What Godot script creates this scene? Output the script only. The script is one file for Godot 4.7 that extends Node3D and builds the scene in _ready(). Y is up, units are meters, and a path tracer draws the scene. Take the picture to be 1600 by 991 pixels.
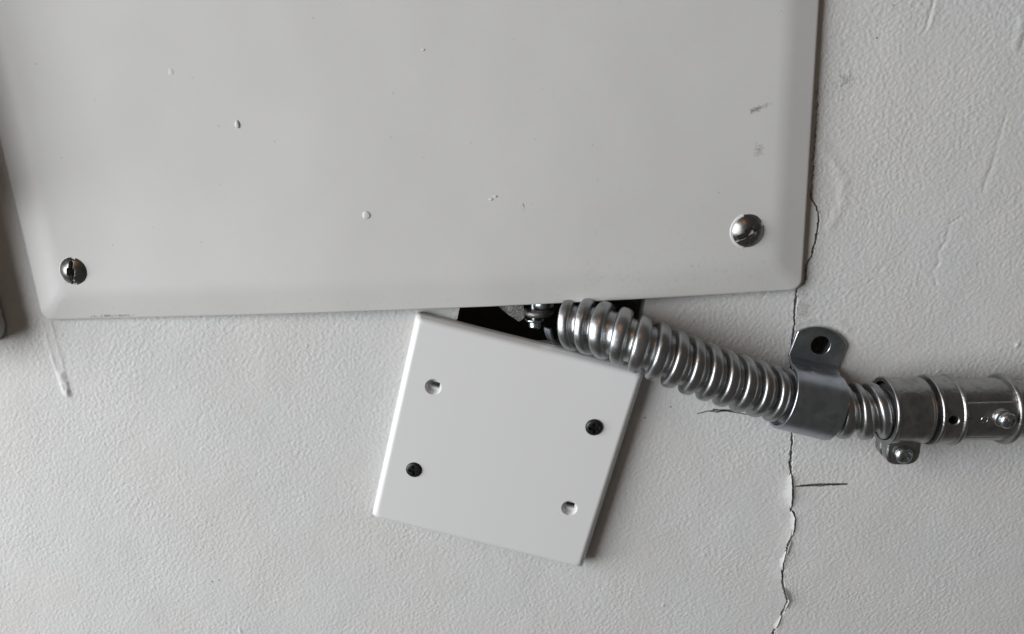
extends Node3D
# A corner of a painted wall: sheet-metal cover, blank wall plate, flexible conduit.
# All shapes are written in millimetres (wall surface at z = 0, z towards the room) and scaled to metres when committed.
const MM := 0.001
var M := {}

# ---------------------------------------------------------------- mesh building
class MB:
	var v := PackedVector3Array()
	var n := PackedVector3Array()
	var uv := PackedVector2Array()
	var idx := PackedInt32Array()
	# a patch of nr x nc points, smooth inside, sharp at its borders
	func grid(p: PackedVector3Array, nr: int, nc: int, wrap := false) -> void:
		var base := v.size()
		var nn := PackedVector3Array(); nn.resize(nr * nc)
		var cc := nc if wrap else nc - 1
		for r in nr - 1:
			for c in cc:
				var c2 := (c + 1) % nc
				var a := r * nc + c
				var b := r * nc + c2
				var d := a + nc
				var e := b + nc
				var f1 := (p[d] - p[a]).cross(p[b] - p[a])
				var f2 := (p[d] - p[b]).cross(p[e] - p[b])
				nn[a] += f1; nn[b] += f1 + f2; nn[d] += f1 + f2; nn[e] += f2
				idx.append_array(PackedInt32Array([base + a, base + b, base + d, base + b, base + e, base + d]))
		for i in nr * nc:
			v.append(p[i]); n.append(nn[i].normalized() if nn[i].length_squared() > 0.0 else Vector3(0, 0, 1))
			uv.append(Vector2(p[i].x, -p[i].y) * 0.001)
	func fan(loop: PackedVector3Array, centre: Vector3) -> void:
		var p := PackedVector3Array()
		for i in loop.size(): p.append(centre)
		p.append_array(loop)
		grid(p, 2, loop.size(), true)
	func quad(a: Vector3, b: Vector3, c: Vector3, d: Vector3) -> void:   # a b on top, c d below
		grid(PackedVector3Array([a, b, c, d]), 2, 2)
	# lathe: profile of (along the axis, radius) pieces; each piece is smooth, pieces meet in sharp edges
	func lathe(t: Transform3D, pieces: Array, seg := 64, arc0 := 0.0, arc1 := TAU) -> void:
		var whole := absf(arc1 - arc0 - TAU) < 0.001
		var nc := seg if whole else seg + 1
		for piece in pieces:
			var p := PackedVector3Array()
			for q in piece:
				for k in nc:
					var a := arc0 + (arc1 - arc0) * k / seg
					p.append(t * Vector3(q.x, q.y * cos(a), q.y * sin(a)))
			grid(p, piece.size(), nc, whole)
	func mesh() -> ArrayMesh:
		var s := PackedVector3Array(); s.resize(v.size())
		for i in v.size(): s[i] = v[i] * 0.001
		var ar := []; ar.resize(Mesh.ARRAY_MAX)
		ar[Mesh.ARRAY_VERTEX] = s; ar[Mesh.ARRAY_NORMAL] = n; ar[Mesh.ARRAY_TEX_UV] = uv; ar[Mesh.ARRAY_INDEX] = idx
		var m := ArrayMesh.new(); m.add_surface_from_arrays(Mesh.PRIMITIVE_TRIANGLES, ar)
		return m

func put(called: String, mb: MB, mat: Material, parent: Node = self) -> MeshInstance3D:
	var o := MeshInstance3D.new(); o.name = called; o.mesh = mb.mesh(); o.material_override = mat
	parent.add_child(o, true)
	return o

func thing(called: String, label: String, category: String, at := Vector3.ZERO, group := "") -> Node3D:
	var o := Node3D.new(); o.name = called; add_child(o, true); o.position = at * MM
	o.set_meta("label", label); o.set_meta("category", category)
	if group: o.set_meta("group", group)
	return o

# ---------------------------------------------------------------- materials
func noise_tex(freq: float, seed_: int, ramp: Array, size := 512, octaves := 4, normal := false, bump := 4.0) -> NoiseTexture2D:
	var f := FastNoiseLite.new(); f.seed = seed_; f.frequency = freq; f.fractal_octaves = octaves
	f.noise_type = FastNoiseLite.TYPE_SIMPLEX_SMOOTH
	var t := NoiseTexture2D.new(); t.width = size; t.height = size; t.noise = f; t.seamless = true; t.generate_mipmaps = false
	if normal:
		t.as_normal_map = true; t.bump_strength = bump
	elif ramp.size() > 1:
		var g := Gradient.new(); var off := PackedFloat32Array(); var col := PackedColorArray()
		for k in ramp.size():
			off.append(float(k) / (ramp.size() - 1)); col.append(ramp[k])
		g.offsets = off; g.colors = col; t.color_ramp = g
	return t

func grey(l: float, tint := Color(1, 1, 1)) -> Color:      # linear value to sRGB
	return Color(l * tint.r, l * tint.g, l * tint.b).linear_to_srgb()

func metal(lo: float, hi: float, tint: Color, rough_lo: float, rough_hi: float, tile_mm: float, seed_: int, bump := 0.25) -> StandardMaterial3D:
	var m := StandardMaterial3D.new()
	m.metallic = 1.0; m.roughness = 1.0
	m.albedo_texture = noise_tex(0.016, seed_, [grey(lo, tint), grey((lo + hi) / 2, tint), grey(hi, tint), grey(hi, tint), grey(lo * 1.1, tint)], 512, 5)
	m.roughness_texture = noise_tex(0.03, seed_ + 3, [Color(rough_lo, rough_lo, rough_lo), Color(rough_hi, rough_hi, rough_hi)], 256, 4)
	m.normal_enabled = true; m.normal_scale = bump
	m.normal_texture = noise_tex(0.05, seed_ + 7, [], 512, 3, true, 3.0)
	m.uv1_triplanar = true; m.uv1_world_triplanar = true
	m.uv1_scale = Vector3.ONE * (1000.0 / tile_mm)
	return m

func paint(col: Color, rough: float, tile_mm: float, bump: float, seed_: int, freq := 0.08) -> StandardMaterial3D:
	var m := StandardMaterial3D.new()
	m.albedo_color = col; m.roughness = 1.0
	m.roughness_texture = noise_tex(0.012, seed_ + 40, [Color(rough * 0.8, 0, 0).lightened(0.0), Color(rough * 1.2, 0, 0)], 256, 5)
	m.roughness_texture_channel = BaseMaterial3D.TEXTURE_CHANNEL_RED
	m.normal_enabled = true; m.normal_scale = bump
	m.normal_texture = noise_tex(freq, seed_, [], 512, 3, true, 4.0)
	m.uv1_triplanar = true; m.uv1_world_triplanar = true; m.uv1_scale = Vector3.ONE * (1000.0 / tile_mm)
	return m

func make_materials() -> void:
	M.flex = metal(0.26, 0.42, Color(0.97, 0.99, 1.0), 0.28, 0.42, 80, 11, 0.15)
	M.strap = metal(0.34, 0.52, Color(0.90, 0.97, 1.07), 0.28, 0.40, 80, 23, 0.12)
	M.strap.normal_texture = noise_tex(0.014, 30, [], 512, 4, true, 10.0)
	M.cast = metal(0.22, 0.38, Color(1.0, 1.0, 1.0), 0.26, 0.44, 70, 37, 0.3)
	M.rough_cast = metal(0.10, 0.2, Color(1.0, 0.98, 0.94), 0.45, 0.6, 40, 41, 0.7)
	M.zinc = metal(0.30, 0.48, Color(0.93, 1.0, 1.02), 0.24, 0.38, 30, 53, 0.3)
	M.steel_screw = metal(0.15, 0.28, Color(1.0, 0.99, 0.96), 0.26, 0.40, 45, 61, 0.12)
	M.emt = metal(0.25, 0.38, Color(1.0, 0.98, 0.95), 0.3, 0.45, 60, 71, 0.3)
	var b := StandardMaterial3D.new(); b.albedo_color = grey(0.008); b.roughness = 0.45; M.black = b
	M.cavity = paint(grey(0.42, Color(1.0, 0.96, 0.90)), 0.95, 40, 0.6, 86)
	M.plastic = paint(grey(0.71, Color(1.0, 1.0, 1.0)), 0.34, 40, 0.06, 81)
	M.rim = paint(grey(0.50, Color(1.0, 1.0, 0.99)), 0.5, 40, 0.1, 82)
	M.gypsum = paint(grey(0.42, Color(1.0, 0.97, 0.92)), 0.95, 20, 1.2, 83)
	M.speck = paint(grey(0.61), 0.45, 20, 0.2, 84)
	M.flake = paint(grey(0.635, Color(1, 1, 0.99)), 0.52, 20, 0.35, 87)
	M.neighbour = paint(grey(0.52, Color(1.0, 0.99, 0.97)), 0.45, 30, 0.12, 85, 0.12)

# ---------------------------------------------------------------- wall
# course of the open seam in the wall, from top to bottom: x, y
const SEAM := [[128.6, 60], [129.0, 0], [129.5, -6], [129.2, -28.8], [129.3, -49.1], [132.3, -54.0], [133.5, -58.6], [132.9, -67.7], [131.1, -77.5], [128.9, -80.9], [129.1, -88.5], [128.0, -91.3], [125.1, -93.1], [125.0, -102.1], [125.0, -112.6], [124.3, -128.6], [127.5, -174.2], [127.3, -185.1], [128.6, -200.0], [129.0, -213.3], [131.3, -218.4], [131.1, -226.9], [128.6, -236.6], [126.4, -246.5], [127.1, -259.5], [130.5, -270.3], [127.2, -281.5], [123.5, -292.4], [121, -330]]
const WX0 := -350.0
const WX1 := 292.0
const WY0 := -322.0
const WY1 := 78.0
func seam_x(y: float) -> float:
	if y >= SEAM[0][1]: return SEAM[0][0]
	for i in SEAM.size() - 1:
		if y <= SEAM[i][1] and y >= SEAM[i + 1][1]:
			var t: float = (SEAM[i][1] - y) / (SEAM[i][1] - SEAM[i + 1][1])
			return lerpf(SEAM[i][0], SEAM[i + 1][0], t)
	return SEAM[-1][0]
func hole_left(y: float) -> float: return -39.2 + 0.3 * (y + 95.0)
func hole_right(y: float) -> float: return 51.9 + 0.14 * (y + 94.5)

func wall_uv(x: float, y: float) -> Vector2:
	return Vector2((x - WX0) / (WX1 - WX0), (WY1 - y) / (WY1 - WY0))

func build_wall() -> void:
	var cols := PackedFloat32Array()
	var u := WX0
	while u < WX1:
		cols.append(u)
		var d := absf(u - 127.0)
		u += 0.18 if d < 1.6 else (0.36 if d < 5.0 else 0.56)
	cols.append(WX1)
	var nc := cols.size()
	var cl := cols.bsearch(-41.0); var cr := cols.bsearch(51.0)
	var step := 0.56
	var nr := int((WY1 - WY0) / step) + 1
	var n1 := FastNoiseLite.new(); n1.seed = 5; n1.noise_type = FastNoiseLite.TYPE_SIMPLEX_SMOOTH; n1.fractal_octaves = 2; n1.fractal_gain = 0.45; n1.frequency = 1.0 / 2.55
	var n2 := FastNoiseLite.new(); n2.seed = 9; n2.noise_type = FastNoiseLite.TYPE_SIMPLEX_SMOOTH; n2.fractal_type = FastNoiseLite.FRACTAL_NONE; n2.frequency = 1.0 / 1.5
	var n3 := FastNoiseLite.new(); n3.seed = 14; n3.noise_type = FastNoiseLite.TYPE_SIMPLEX_SMOOTH; n3.fractal_octaves = 3; n3.frequency = 1.0 / 45.0
	var ns := FastNoiseLite.new(); ns.seed = 21; ns.frequency = 1.0 / 9.0; ns.fractal_octaves = 3
	var nj := FastNoiseLite.new(); nj.seed = 33; nj.frequency = 1.0 / 3.0; nj.fractal_octaves = 3
	var X := PackedFloat32Array(); X.resize(nr * nc)
	var H := PackedFloat32Array(); H.resize(nr * nc)
	for r in nr:
		var y := WY1 - r * step
		var sx := seam_x(y) + 0.5 * nj.get_noise_1d(y)
		var open_ := smoothstep(4.0, -6.0, y)                     # the seam opens below this height
		var gw := maxf(0.24, 0.54 + 0.5 * ns.get_noise_1d(y * 1.7 + 40.0)) * open_
		if y > -47.0: gw *= clampf(0.35 + 1.6 * ns.get_noise_1d(y * 2.0 + 500.0), 0.0, 0.8)
		if y < -180.0: gw *= 1.15 + 0.9 * maxf(0.0, nj.get_noise_1d(y * 0.5 + 700.0))
		var depth := 2.4 * open_ * (0.5 if y > -47.0 else 1.0)
		var lift := 0.10 + 0.16 * maxf(0.0, ns.get_noise_1d(y + 300.0))
		lift += 1.15 * exp(-pow((y + 204.0) / 10.0, 4.0)) + 0.9 * exp(-pow((y + 228.0) / 8.0, 4.0)) + 0.6 * exp(-pow((y + 252.0) / 5.0, 4.0)) + 0.25 * exp(-pow((y + 65.0) / 14.0, 2.0))
		var lift_r := 0.05 + 0.35 * maxf(0.0, ns.get_noise_1d(y * 0.9 - 200.0))
		lift_r += 0.35 * exp(-pow((y + 103.0) / 7.0, 2.0)) + 0.8 * exp(-pow((y + 268.0) / 6.0, 4.0)) + 0.5 * exp(-pow((y + 243.0) / 5.0, 4.0))
		for c in nc:
			var uu := cols[c]
			var d := uu - 127.0
			var ad := absf(d)
			var x := uu
			if ad < 45.0: x += (sx - 127.0) * (1.0 if ad < 8.0 else (45.0 - ad) / 37.0)
			# grid lines follow the two cut edges of the opening
			if y > -140.0 and y < -50.0:
				if absf(uu - cols[cl]) < 22.0: x += (hole_left(y) + 0.35 * nj.get_noise_1d(y * 1.3 + 60.0) - cols[cl]) * (1.0 - absf(uu - cols[cl]) / 22.0) * smoothstep(140.0, 122.0, -y)
				if absf(uu - cols[cr]) < 22.0: x += (hole_right(y) + 0.35 * nj.get_noise_1d(y * 1.3 + 90.0) - cols[cr]) * (1.0 - absf(uu - cols[cr]) / 22.0) * smoothstep(140.0, 122.0, -y)
			var k := r * nc + c
			X[k] = x
			if x > -234.0 and x < 108.0 and y > -76.0:
				continue
			# stippled roller paint
			var warp := 1.0 * n3.get_noise_2d(x * 3.0 + 900.0, y * 3.0)
			var a := n1.get_noise_2d(x * 1.12 + warp, y * 0.82 + warp)
			var b := n2.get_noise_2d(x + 50.0, y * 0.8)
			var am := 0.82 + 0.35 * n3.get_noise_2d(x * 0.8, y * 0.8)
			var h := am * (0.14 * (a if a > 0.0 else a * 0.8) + 0.09 * b) + 0.2 * n3.get_noise_2d(x, y)
			# the run of paint lies smooth over the stipple
			if absf(x + 248.0) < 3.2 and y > -135.0 and y < -88.0: h *= 0.45
			# smoother, older paint beside the cover's edge and on the lip above the seam
			if d > -10.0 and d < 0.0 and y > -93.0: h *= 0.3
			if d > 0.0 and d < 7.0 and y > -114.0 and y < -90.0: h *= 0.35
			if y < -190.0 and d > -6.0 and d < 0.0: h *= 0.5
			if ad < 14.0:
				if d < 0.0: h += lift * exp(d / 3.2)
				else: h += lift_r * exp(-d / 3.0)
				if ad < gw: h -= depth
			H[k] = h
	# ridges and wrinkles in the paint: points, half width, height
	var strokes := [
		[[[131.9, -24.6], [139.2, -33.6], [143.6, -42.6], [144.1, -53.0], [139.2, -63.4]], 2.4, 0.30],
		[[[198.9, -61.5], [194.0, -64.9], [194.2, -72.0], [190.4, -78.0], [191.8, -82.7], [189.3, -87.3], [191.5, -93.7]], 0.7, -0.22],
		[[[176.7, 34.3], [174.4, 22.7]], 0.7, -0.25], [[[178.2, 34.3], [175.9, 22.7]], 1.2, 0.12],
		[[[214.4, -13.1], [212.4, -25.6], [210.6, -38.4], [207.7, -50.0]], 0.8, -0.17],
		[[[210.0, -30.0], [206.0, -44.0]], 1.6, 0.10],
		[[[215.5, 24.6], [214.0, 12.7]], 1.6, 0.32], [[[219.0, 24.6], [217.0, 12.7]], 0.9, -0.3],
		[[[110.9, -93.6], [110.2, -95.5], [108.4, -97.2]], 0.5, -0.3], [[[96, -94.5], [106, -94.2]], 0.5, -0.25],
		[[[-250.6, -94], [-250.4, -106], [-249.9, -116], [-248.6, -127], [-247.4, -133]], 0.75, 0.32],
		[[[-246.2, -94], [-246.2, -106], [-245.6, -116], [-245.6, -127], [-245.9, -133]], 0.75, 0.24],
		[[[-248.3, -94], [-248.1, -110], [-247.6, -127]], 2.0, 0.22],
		[[[-247.4, -122.5], [-246.6, -133.0]], 1.7, 0.55], [[[-246.7, -131.5], [-246.5, -133.4]], 1.6, 0.6],
		[[[-189.2, -131.3], [-189.0, -131.6]], 0.7, 0.5], [[[234.2, -125.6], [234.2, -125.9]], 1.0, 0.8], [[[197.3, -138.3], [197.4, -138.5]], 0.6, 0.5],
		[[[-178.5, -279.2], [-178.0, -283.0]], 0.6, 0.35], [[[-92.0, -99.0], [-92.1, -99.3]], 0.6, 0.5], [[[-72, -96.6], [-72.1, -97.0]], 0.7, 0.45], [[[-118.0, -112.0], [-118, -112.3]], 0.5, 0.4],
		[[[124.2, -111.2], [129.0, -109.3], [137.5, -108.6], [145.0, -110.6], [151.0, -114.4]], 1.6, 0.35],
		[[[84.0, -240.0], [84.2, -240.6]], 0.8, 0.35], [[[62.0, -271.0], [62.4, -272.0]], 0.7, 0.3]]
	for s in strokes:
		var pts: Array = s[0]
		var w: float = s[1]
		var lo := Vector2(1e9, 1e9); var hi := -lo
		for q in pts:
			lo = lo.min(Vector2(q[0], q[1])); hi = hi.max(Vector2(q[0], q[1]))
		var c0 := maxi(0, cols.bsearch(lo.x - 3 * w - 7.0)); var c1 := mini(nc, cols.bsearch(hi.x + 3 * w + 7.0))
		for r in range(maxi(0, int((WY1 - hi.y - 3 * w) / step)), mini(nr, int((WY1 - lo.y + 3 * w) / step) + 2)):
			var y := WY1 - r * step
			for c in range(c0, c1):
				var p := Vector2(X[r * nc + c], y)
				var e := 100.0
				for i in maxi(1, pts.size() - 1):
					var a := Vector2(pts[i][0], pts[i][1]); var b := Vector2(pts[mini(i + 1, pts.size() - 1)][0], pts[mini(i + 1, pts.size() - 1)][1])
					e = minf(e, p.distance_to(Geometry2D.get_closest_point_to_segment(p, a, b)) / w)
				if e < 3.0:
					# wavering strength, as brushed and rolled paint has
					H[r * nc + c] += s[2] * exp(-e * e) * (0.75 + 0.6 * nj.get_noise_2d(p.x * 0.4 + 70.0, p.y * 0.4))
	var v := PackedVector3Array(); v.resize(nr * nc)
	var n := PackedVector3Array(); n.resize(nr * nc)
	var uv := PackedVector2Array(); uv.resize(nr * nc)
	for r in nr:
		var y := WY1 - r * step
		for c in nc:
			var k := r * nc + c
			var ka := k - 1 if c > 0 else k
			var kb := k + 1 if c < nc - 1 else k
			var kc := k - nc if r > 0 else k
			var kd := k + nc if r < nr - 1 else k
			v[k] = Vector3(X[k], y, H[k]) * MM
			n[k] = Vector3(-(H[kb] - H[ka]) / (X[kb] - X[ka]), -(H[kc] - H[kd]) / (step * (2.0 if kc != k and kd != k else 1.0)), 1.0).normalized()
			uv[k] = wall_uv(X[k], y)
	var idx := PackedInt32Array(); idx.resize((nr - 1) * (nc - 1) * 6)
	var w_ := 0
	for r in nr - 1:
		var y := WY1 - (r + 0.5) * step
		for c in nc - 1:
			var k := r * nc + c
			var x := X[k]
			if x > -232.0 and x < 106.0 and y > -74.0: continue
			if c >= cl and c < cr and y > -118.0 and y < -62.0: continue
			if x > 128.0 and Vector2(x - 139.4, y + 122.6).length() < 7.7: continue
			idx[w_] = k; idx[w_ + 1] = k + 1; idx[w_ + 2] = k + nc
			idx[w_ + 3] = k + 1; idx[w_ + 4] = k + nc + 1; idx[w_ + 5] = k + nc
			w_ += 6
	idx.resize(w_)
	var ar := []; ar.resize(Mesh.ARRAY_MAX)
	ar[Mesh.ARRAY_VERTEX] = v; ar[Mesh.ARRAY_NORMAL] = n; ar[Mesh.ARRAY_TEX_UV] = uv; ar[Mesh.ARRAY_INDEX] = idx
	var me := ArrayMesh.new(); me.add_surface_from_arrays(Mesh.PRIMITIVE_TRIANGLES, ar)
	var o := MeshInstance3D.new(); o.name = "wall"; o.mesh = me; o.material_override = wall_material(); add_child(o)
	o.set_meta("kind", "structure")
	o.set_meta("label", "white stippled painted wall with a cracked vertical seam"); o.set_meta("category", "wall")
	# the rest of the wall sheet round the finely built part and behind the cover
	var back := MB.new()
	back.quad(Vector3(-234, 80, -1.5), Vector3(108, 80, -1.5), Vector3(-234, -62, -1.5), Vector3(108, -62, -1.5))
	put("wall_behind_cover", back, M.gypsum, o)
	var far_ := MB.new()
	far_.quad(Vector3(-900, 600, -0.05), Vector3(900, 600, -0.05), Vector3(-900, WY1, -0.05), Vector3(900, WY1, -0.05))
	far_.quad(Vector3(-900, WY0, -0.05), Vector3(900, WY0, -0.05), Vector3(-900, -900, -0.05), Vector3(900, -900, -0.05))
	far_.quad(Vector3(-900, WY1, -0.05), Vector3(WX0, WY1, -0.05), Vector3(-900, WY0, -0.05), Vector3(WX0, WY0, -0.05))
	far_.quad(Vector3(WX1, WY1, -0.05), Vector3(900, WY1, -0.05), Vector3(WX1, WY0, -0.05), Vector3(900, WY0, -0.05))
	put("wall_surround", far_, M.wall_far, o)
	# cut plasterboard edge round the opening
	var cut := MB.new()
	var loop := PackedVector3Array(); var loop2 := PackedVector3Array()
	for q in [[-1, -62], [-1, -118], [1, -118], [1, -62]]:
		var yy: float = q[1]
		var xx: float = -39.2 + 0.3 * (yy + 95.0) if q[0] < 0 else 51.9 + 0.14 * (yy + 94.5)
		loop.append(Vector3(xx, yy, -0.3)); loop2.append(Vector3(xx, yy, -12.0))
	for i in 4:
		var j := (i + 1) % 4
		cut.quad(loop[i], loop[j], loop2[i], loop2[j])
	put("cut_edge", cut, M.gypsum, o)
	# flakes of paint lifting along the seam: hinge x, y top, y bottom, width, lift, side
	for q in [[124.0, -192.5, -213.0, 4.6, 1.5, 1], [128.4, -214.5, -230.5, 2.6, 1.0, 1], [124.6, -239.0, -251.0, 2.0, 0.9, 1], [131.6, -261.5, -276.0, 3.4, 1.4, -1], [128.2, -232.5, -244.0, 2.2, 1.0, -1], [126.0, -280.0, -289.0, 1.8, 0.7, 1]]:
		var fl := MB.new(); var p := PackedVector3Array()
		var rows := 22; var colsf := 6
		for r in rows:
			var t := r / float(rows - 1)
			var yy := lerpf(q[1], q[2], t)
			var edge_x: float = seam_x(yy) - q[5] * (0.2 + 0.35 * absf(nj.get_noise_1d(yy * 1.5)))
			var body := pow(sin(PI * clampf(t, 0.0, 1.0)), 0.5) * (1.0 + 0.4 * nj.get_noise_1d(yy * 0.8 + 30.0))
			for c in colsf:
				var f := c / float(colsf - 1)
				p.append(Vector3(edge_x - q[5] * q[3] * body * (1.0 - f), yy, 0.12 + (q[4] * body) * pow(f, 1.5) + 0.1))
		fl.grid(p, rows, colsf)
		var back_side := PackedVector3Array()
		for w in p: back_side.append(w + Vector3(0, 0, -0.22))
		fl.grid(back_side, rows, colsf)
		var rim := PackedVector3Array()
		for r in rows: rim.append(p[r * colsf + colsf - 1])
		for r in rows: rim.append(back_side[r * colsf + colsf - 1])
		fl.grid(rim, 2, rows)
		put("paint_flake", fl, M.flake, o)
	# the empty screw hole behind the strap's tab
	var bore := MB.new()
	bore.lathe(Transform3D(Basis(Vector3(0, 0, 1), Vector3(1, 0, 0), Vector3(0, 1, 0)), Vector3(139.4, -122.6, 0)), [[Vector2(0.25, 8.2), Vector2(-12.0, 7.9)]], 32)
	put("screw_hole", bore, M.gypsum, o)

func wall_material() -> StandardMaterial3D:
	var tw := 2048; var th := int(2048.0 * (WY1 - WY0) / (WX1 - WX0))
	var px := tw / (WX1 - WX0)
	var im := Image.create(tw, th, false, Image.FORMAT_RGB8)
	var base := Color(0.640, 0.640, 0.632)
	var nz := FastNoiseLite.new(); nz.seed = 77; nz.frequency = 0.004; nz.fractal_octaves = 4
	# colour patches of the paint, drawn at an eighth of the size and enlarged
	var sm := Image.create(tw / 8, th / 8, false, Image.FORMAT_RGB8)
	for y in th / 8:
		for x in tw / 8:
			var a := 1.0 + 0.035 * nz.get_noise_2d(x * 8.0, y * 8.0)
			var b := 0.012 * nz.get_noise_2d(x * 8.0 + 5000.0, y * 8.0)
			sm.set_pixel(x, y, Color(base.r * a + b, base.g * a, base.b * a - b).linear_to_srgb())
	sm.resize(tw, th, Image.INTERPOLATE_CUBIC)
	im = sm
	var rng := RandomNumberGenerator.new(); rng.seed = 4
	var dot := func(x: float, y: float, r: float, col: Color, amount: float) -> void:
		var cx := (x - WX0) * px; var cy := (WY1 - y) * px; var rp := maxf(r * px, 0.6)
		for j in range(int(cy - rp - 1), int(cy + rp + 2)):
			for i in range(int(cx - rp - 1), int(cx + rp + 2)):
				if i < 0 or j < 0 or i >= tw or j >= th: continue
				var d := Vector2(i + 0.5 - cx, j + 0.5 - cy).length()
				var k := clampf(rp + 0.5 - d, 0.0, 1.0) * amount
				if k > 0.0: im.set_pixel(i, j, im.get_pixel(i, j).lerp(col, k))
	var stroke := func(pts: Array, r: float, col: Color, amount: float) -> void:
		for i in pts.size() - 1:
			var a := Vector2(pts[i][0], pts[i][1]); var b := Vector2(pts[i + 1][0], pts[i + 1][1])
			var m := int(a.distance_to(b) / 0.14) + 1
			for k in m:
				var p := a.lerp(b, float(k) / m)
				dot.call(p.x, p.y, r, col, amount * rng.randf_range(0.5, 1.0))
	var lead := Color(0.09, 0.09, 0.10)
	# pencil scribble: many passes of a long thin lens shape
	for k in 9:
		var pts := []
		for i in 12:
			var t := i / 11.0
			var body := sin(PI * clampf(t * 1.05, 0, 1)) * 0.95
			pts.append([130.8 + 26.6 * t, -200.1 + 0.9 * t - 0.7 * t * t + rng.randf_range(-1.0, 1.0) * body])
		stroke.call(pts, 0.10, lead, 0.2)
	stroke.call([[130.6, -200.4], [134, -199.6], [140, -199.3], [150, -199.2], [157.7, -199.4]], 0.10, lead, 0.35)
	# hairline pencil strokes under the conduit
	stroke.call([[78.7, -156.8], [83, -155.7], [88, -155.1], [95, -155.3]], 0.12, lead, 0.7)
	stroke.call([[86.5, -154.6], [92, -155.6], [99, -157.1], [104, -158.2], [107, -157.4]], 0.12, lead, 0.7)
	stroke.call([[88, -156.6], [92, -155.4], [100, -155.8], [106, -156.9]], 0.12, lead, 0.6)
	stroke.call([[85, -155.8], [93, -156.0], [101, -156.5]], 0.12, lead, 0.6)
	# scuff beside the cover, specks of dirt
	for k in 70:
		dot.call(142.0 + rng.randfn() * 1.6, 3.6 + rng.randfn() * 1.6, rng.randf_range(0.15, 0.4), Color(0.45, 0.45, 0.45), 0.3)
	for k in 60:
		dot.call(138.0 + rng.randfn() * 4.0, -1.0 + rng.randfn() * 2.4, rng.randf_range(0.15, 0.5), Color(0.55, 0.55, 0.54), 0.16)
	for k in 46:
		dot.call(rng.randf_range(WX0, WX1), rng.randf_range(WY0, WY1), rng.randf_range(0.12, 0.28), Color(0.36, 0.34, 0.31), rng.randf_range(0.2, 0.8))
	for p in [[-189.0, -248.5], [-185.0, -247.6], [65, -152.5], [52, -158.0], [153.5, 20.0]]:
		dot.call(p[0], p[1], 0.35, Color(0.2, 0.19, 0.18), 0.8)
	# grime in the open seam and on its bared edges
	var y2 := 0.0
	while y2 > WY0:
		if rng.randf() < 0.75:
			dot.call(seam_x(y2) + rng.randf_range(-0.8, 0.9), y2, rng.randf_range(0.2, 0.5), Color(0.42, 0.38, 0.33), rng.randf_range(0.1, 0.4))
		y2 -= 0.4
	for k in 160:
		dot.call(129.2 + rng.randfn() * 1.9, -101.5 + rng.randfn() * 5.0, rng.randf_range(0.2, 0.7), Color(0.55, 0.53, 0.51), 0.14)
	# rust wept from the cover's lower edge
	for k in 50:
		dot.call(-212.0 + rng.randfn() * 7.0, -92.9 - absf(rng.randfn()) * 0.35, rng.randf_range(0.15, 0.35), Color(0.42, 0.29, 0.18), 0.2)
	var m := StandardMaterial3D.new()
	m.albedo_texture = ImageTexture.create_from_image(im); m.roughness = 0.52; m.metallic_specular = 0.35
	return m

# ---------------------------------------------------------------- rounded rectangular sheets
# points of a rounded rectangle, one loop; always the same number of points
func rounded_loop(hx: float, hy: float, rad: float, z: float, edge := 40, corner := 10) -> PackedVector3Array:
	var p := PackedVector3Array()
	var r := minf(rad, minf(hx, hy))
	var cs := [Vector2(hx - r, hy - r), Vector2(-hx + r, hy - r), Vector2(-hx + r, -hy + r), Vector2(hx - r, -hy + r)]
	for q in 4:
		for k in corner:
			var a: float = (q + float(k) / corner) * PI / 2
			p.append(Vector3(cs[q].x + r * cos(a), cs[q].y + r * sin(a), z))
		var a2: float = (q + 1) * PI / 2
		var s := Vector2(cs[q].x + r * cos(a2), cs[q].y + r * sin(a2))
		var nx: Vector2 = cs[(q + 1) % 4] + Vector2(cos(a2), sin(a2)) * r
		for k in edge:
			var t := s.lerp(nx, float(k) / edge)
			p.append(Vector3(t.x, t.y, z))
	return p

# rings: Array of [inset, z, corner radius]; pieces of rings are smooth
func sheet(mb: MB, hx: float, hy: float, pieces: Array, at: Callable, edge := 40, corner := 10) -> void:
	for piece in pieces:
		var p := PackedVector3Array(); var nc := 0
		for q in piece:
			var l := rounded_loop(hx - q[0], hy - q[0], q[2], q[1], edge, corner)
			nc = l.size()
			for w in l: p.append(at.call(w))
		mb.grid(p, piece.size(), nc, true)

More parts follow.
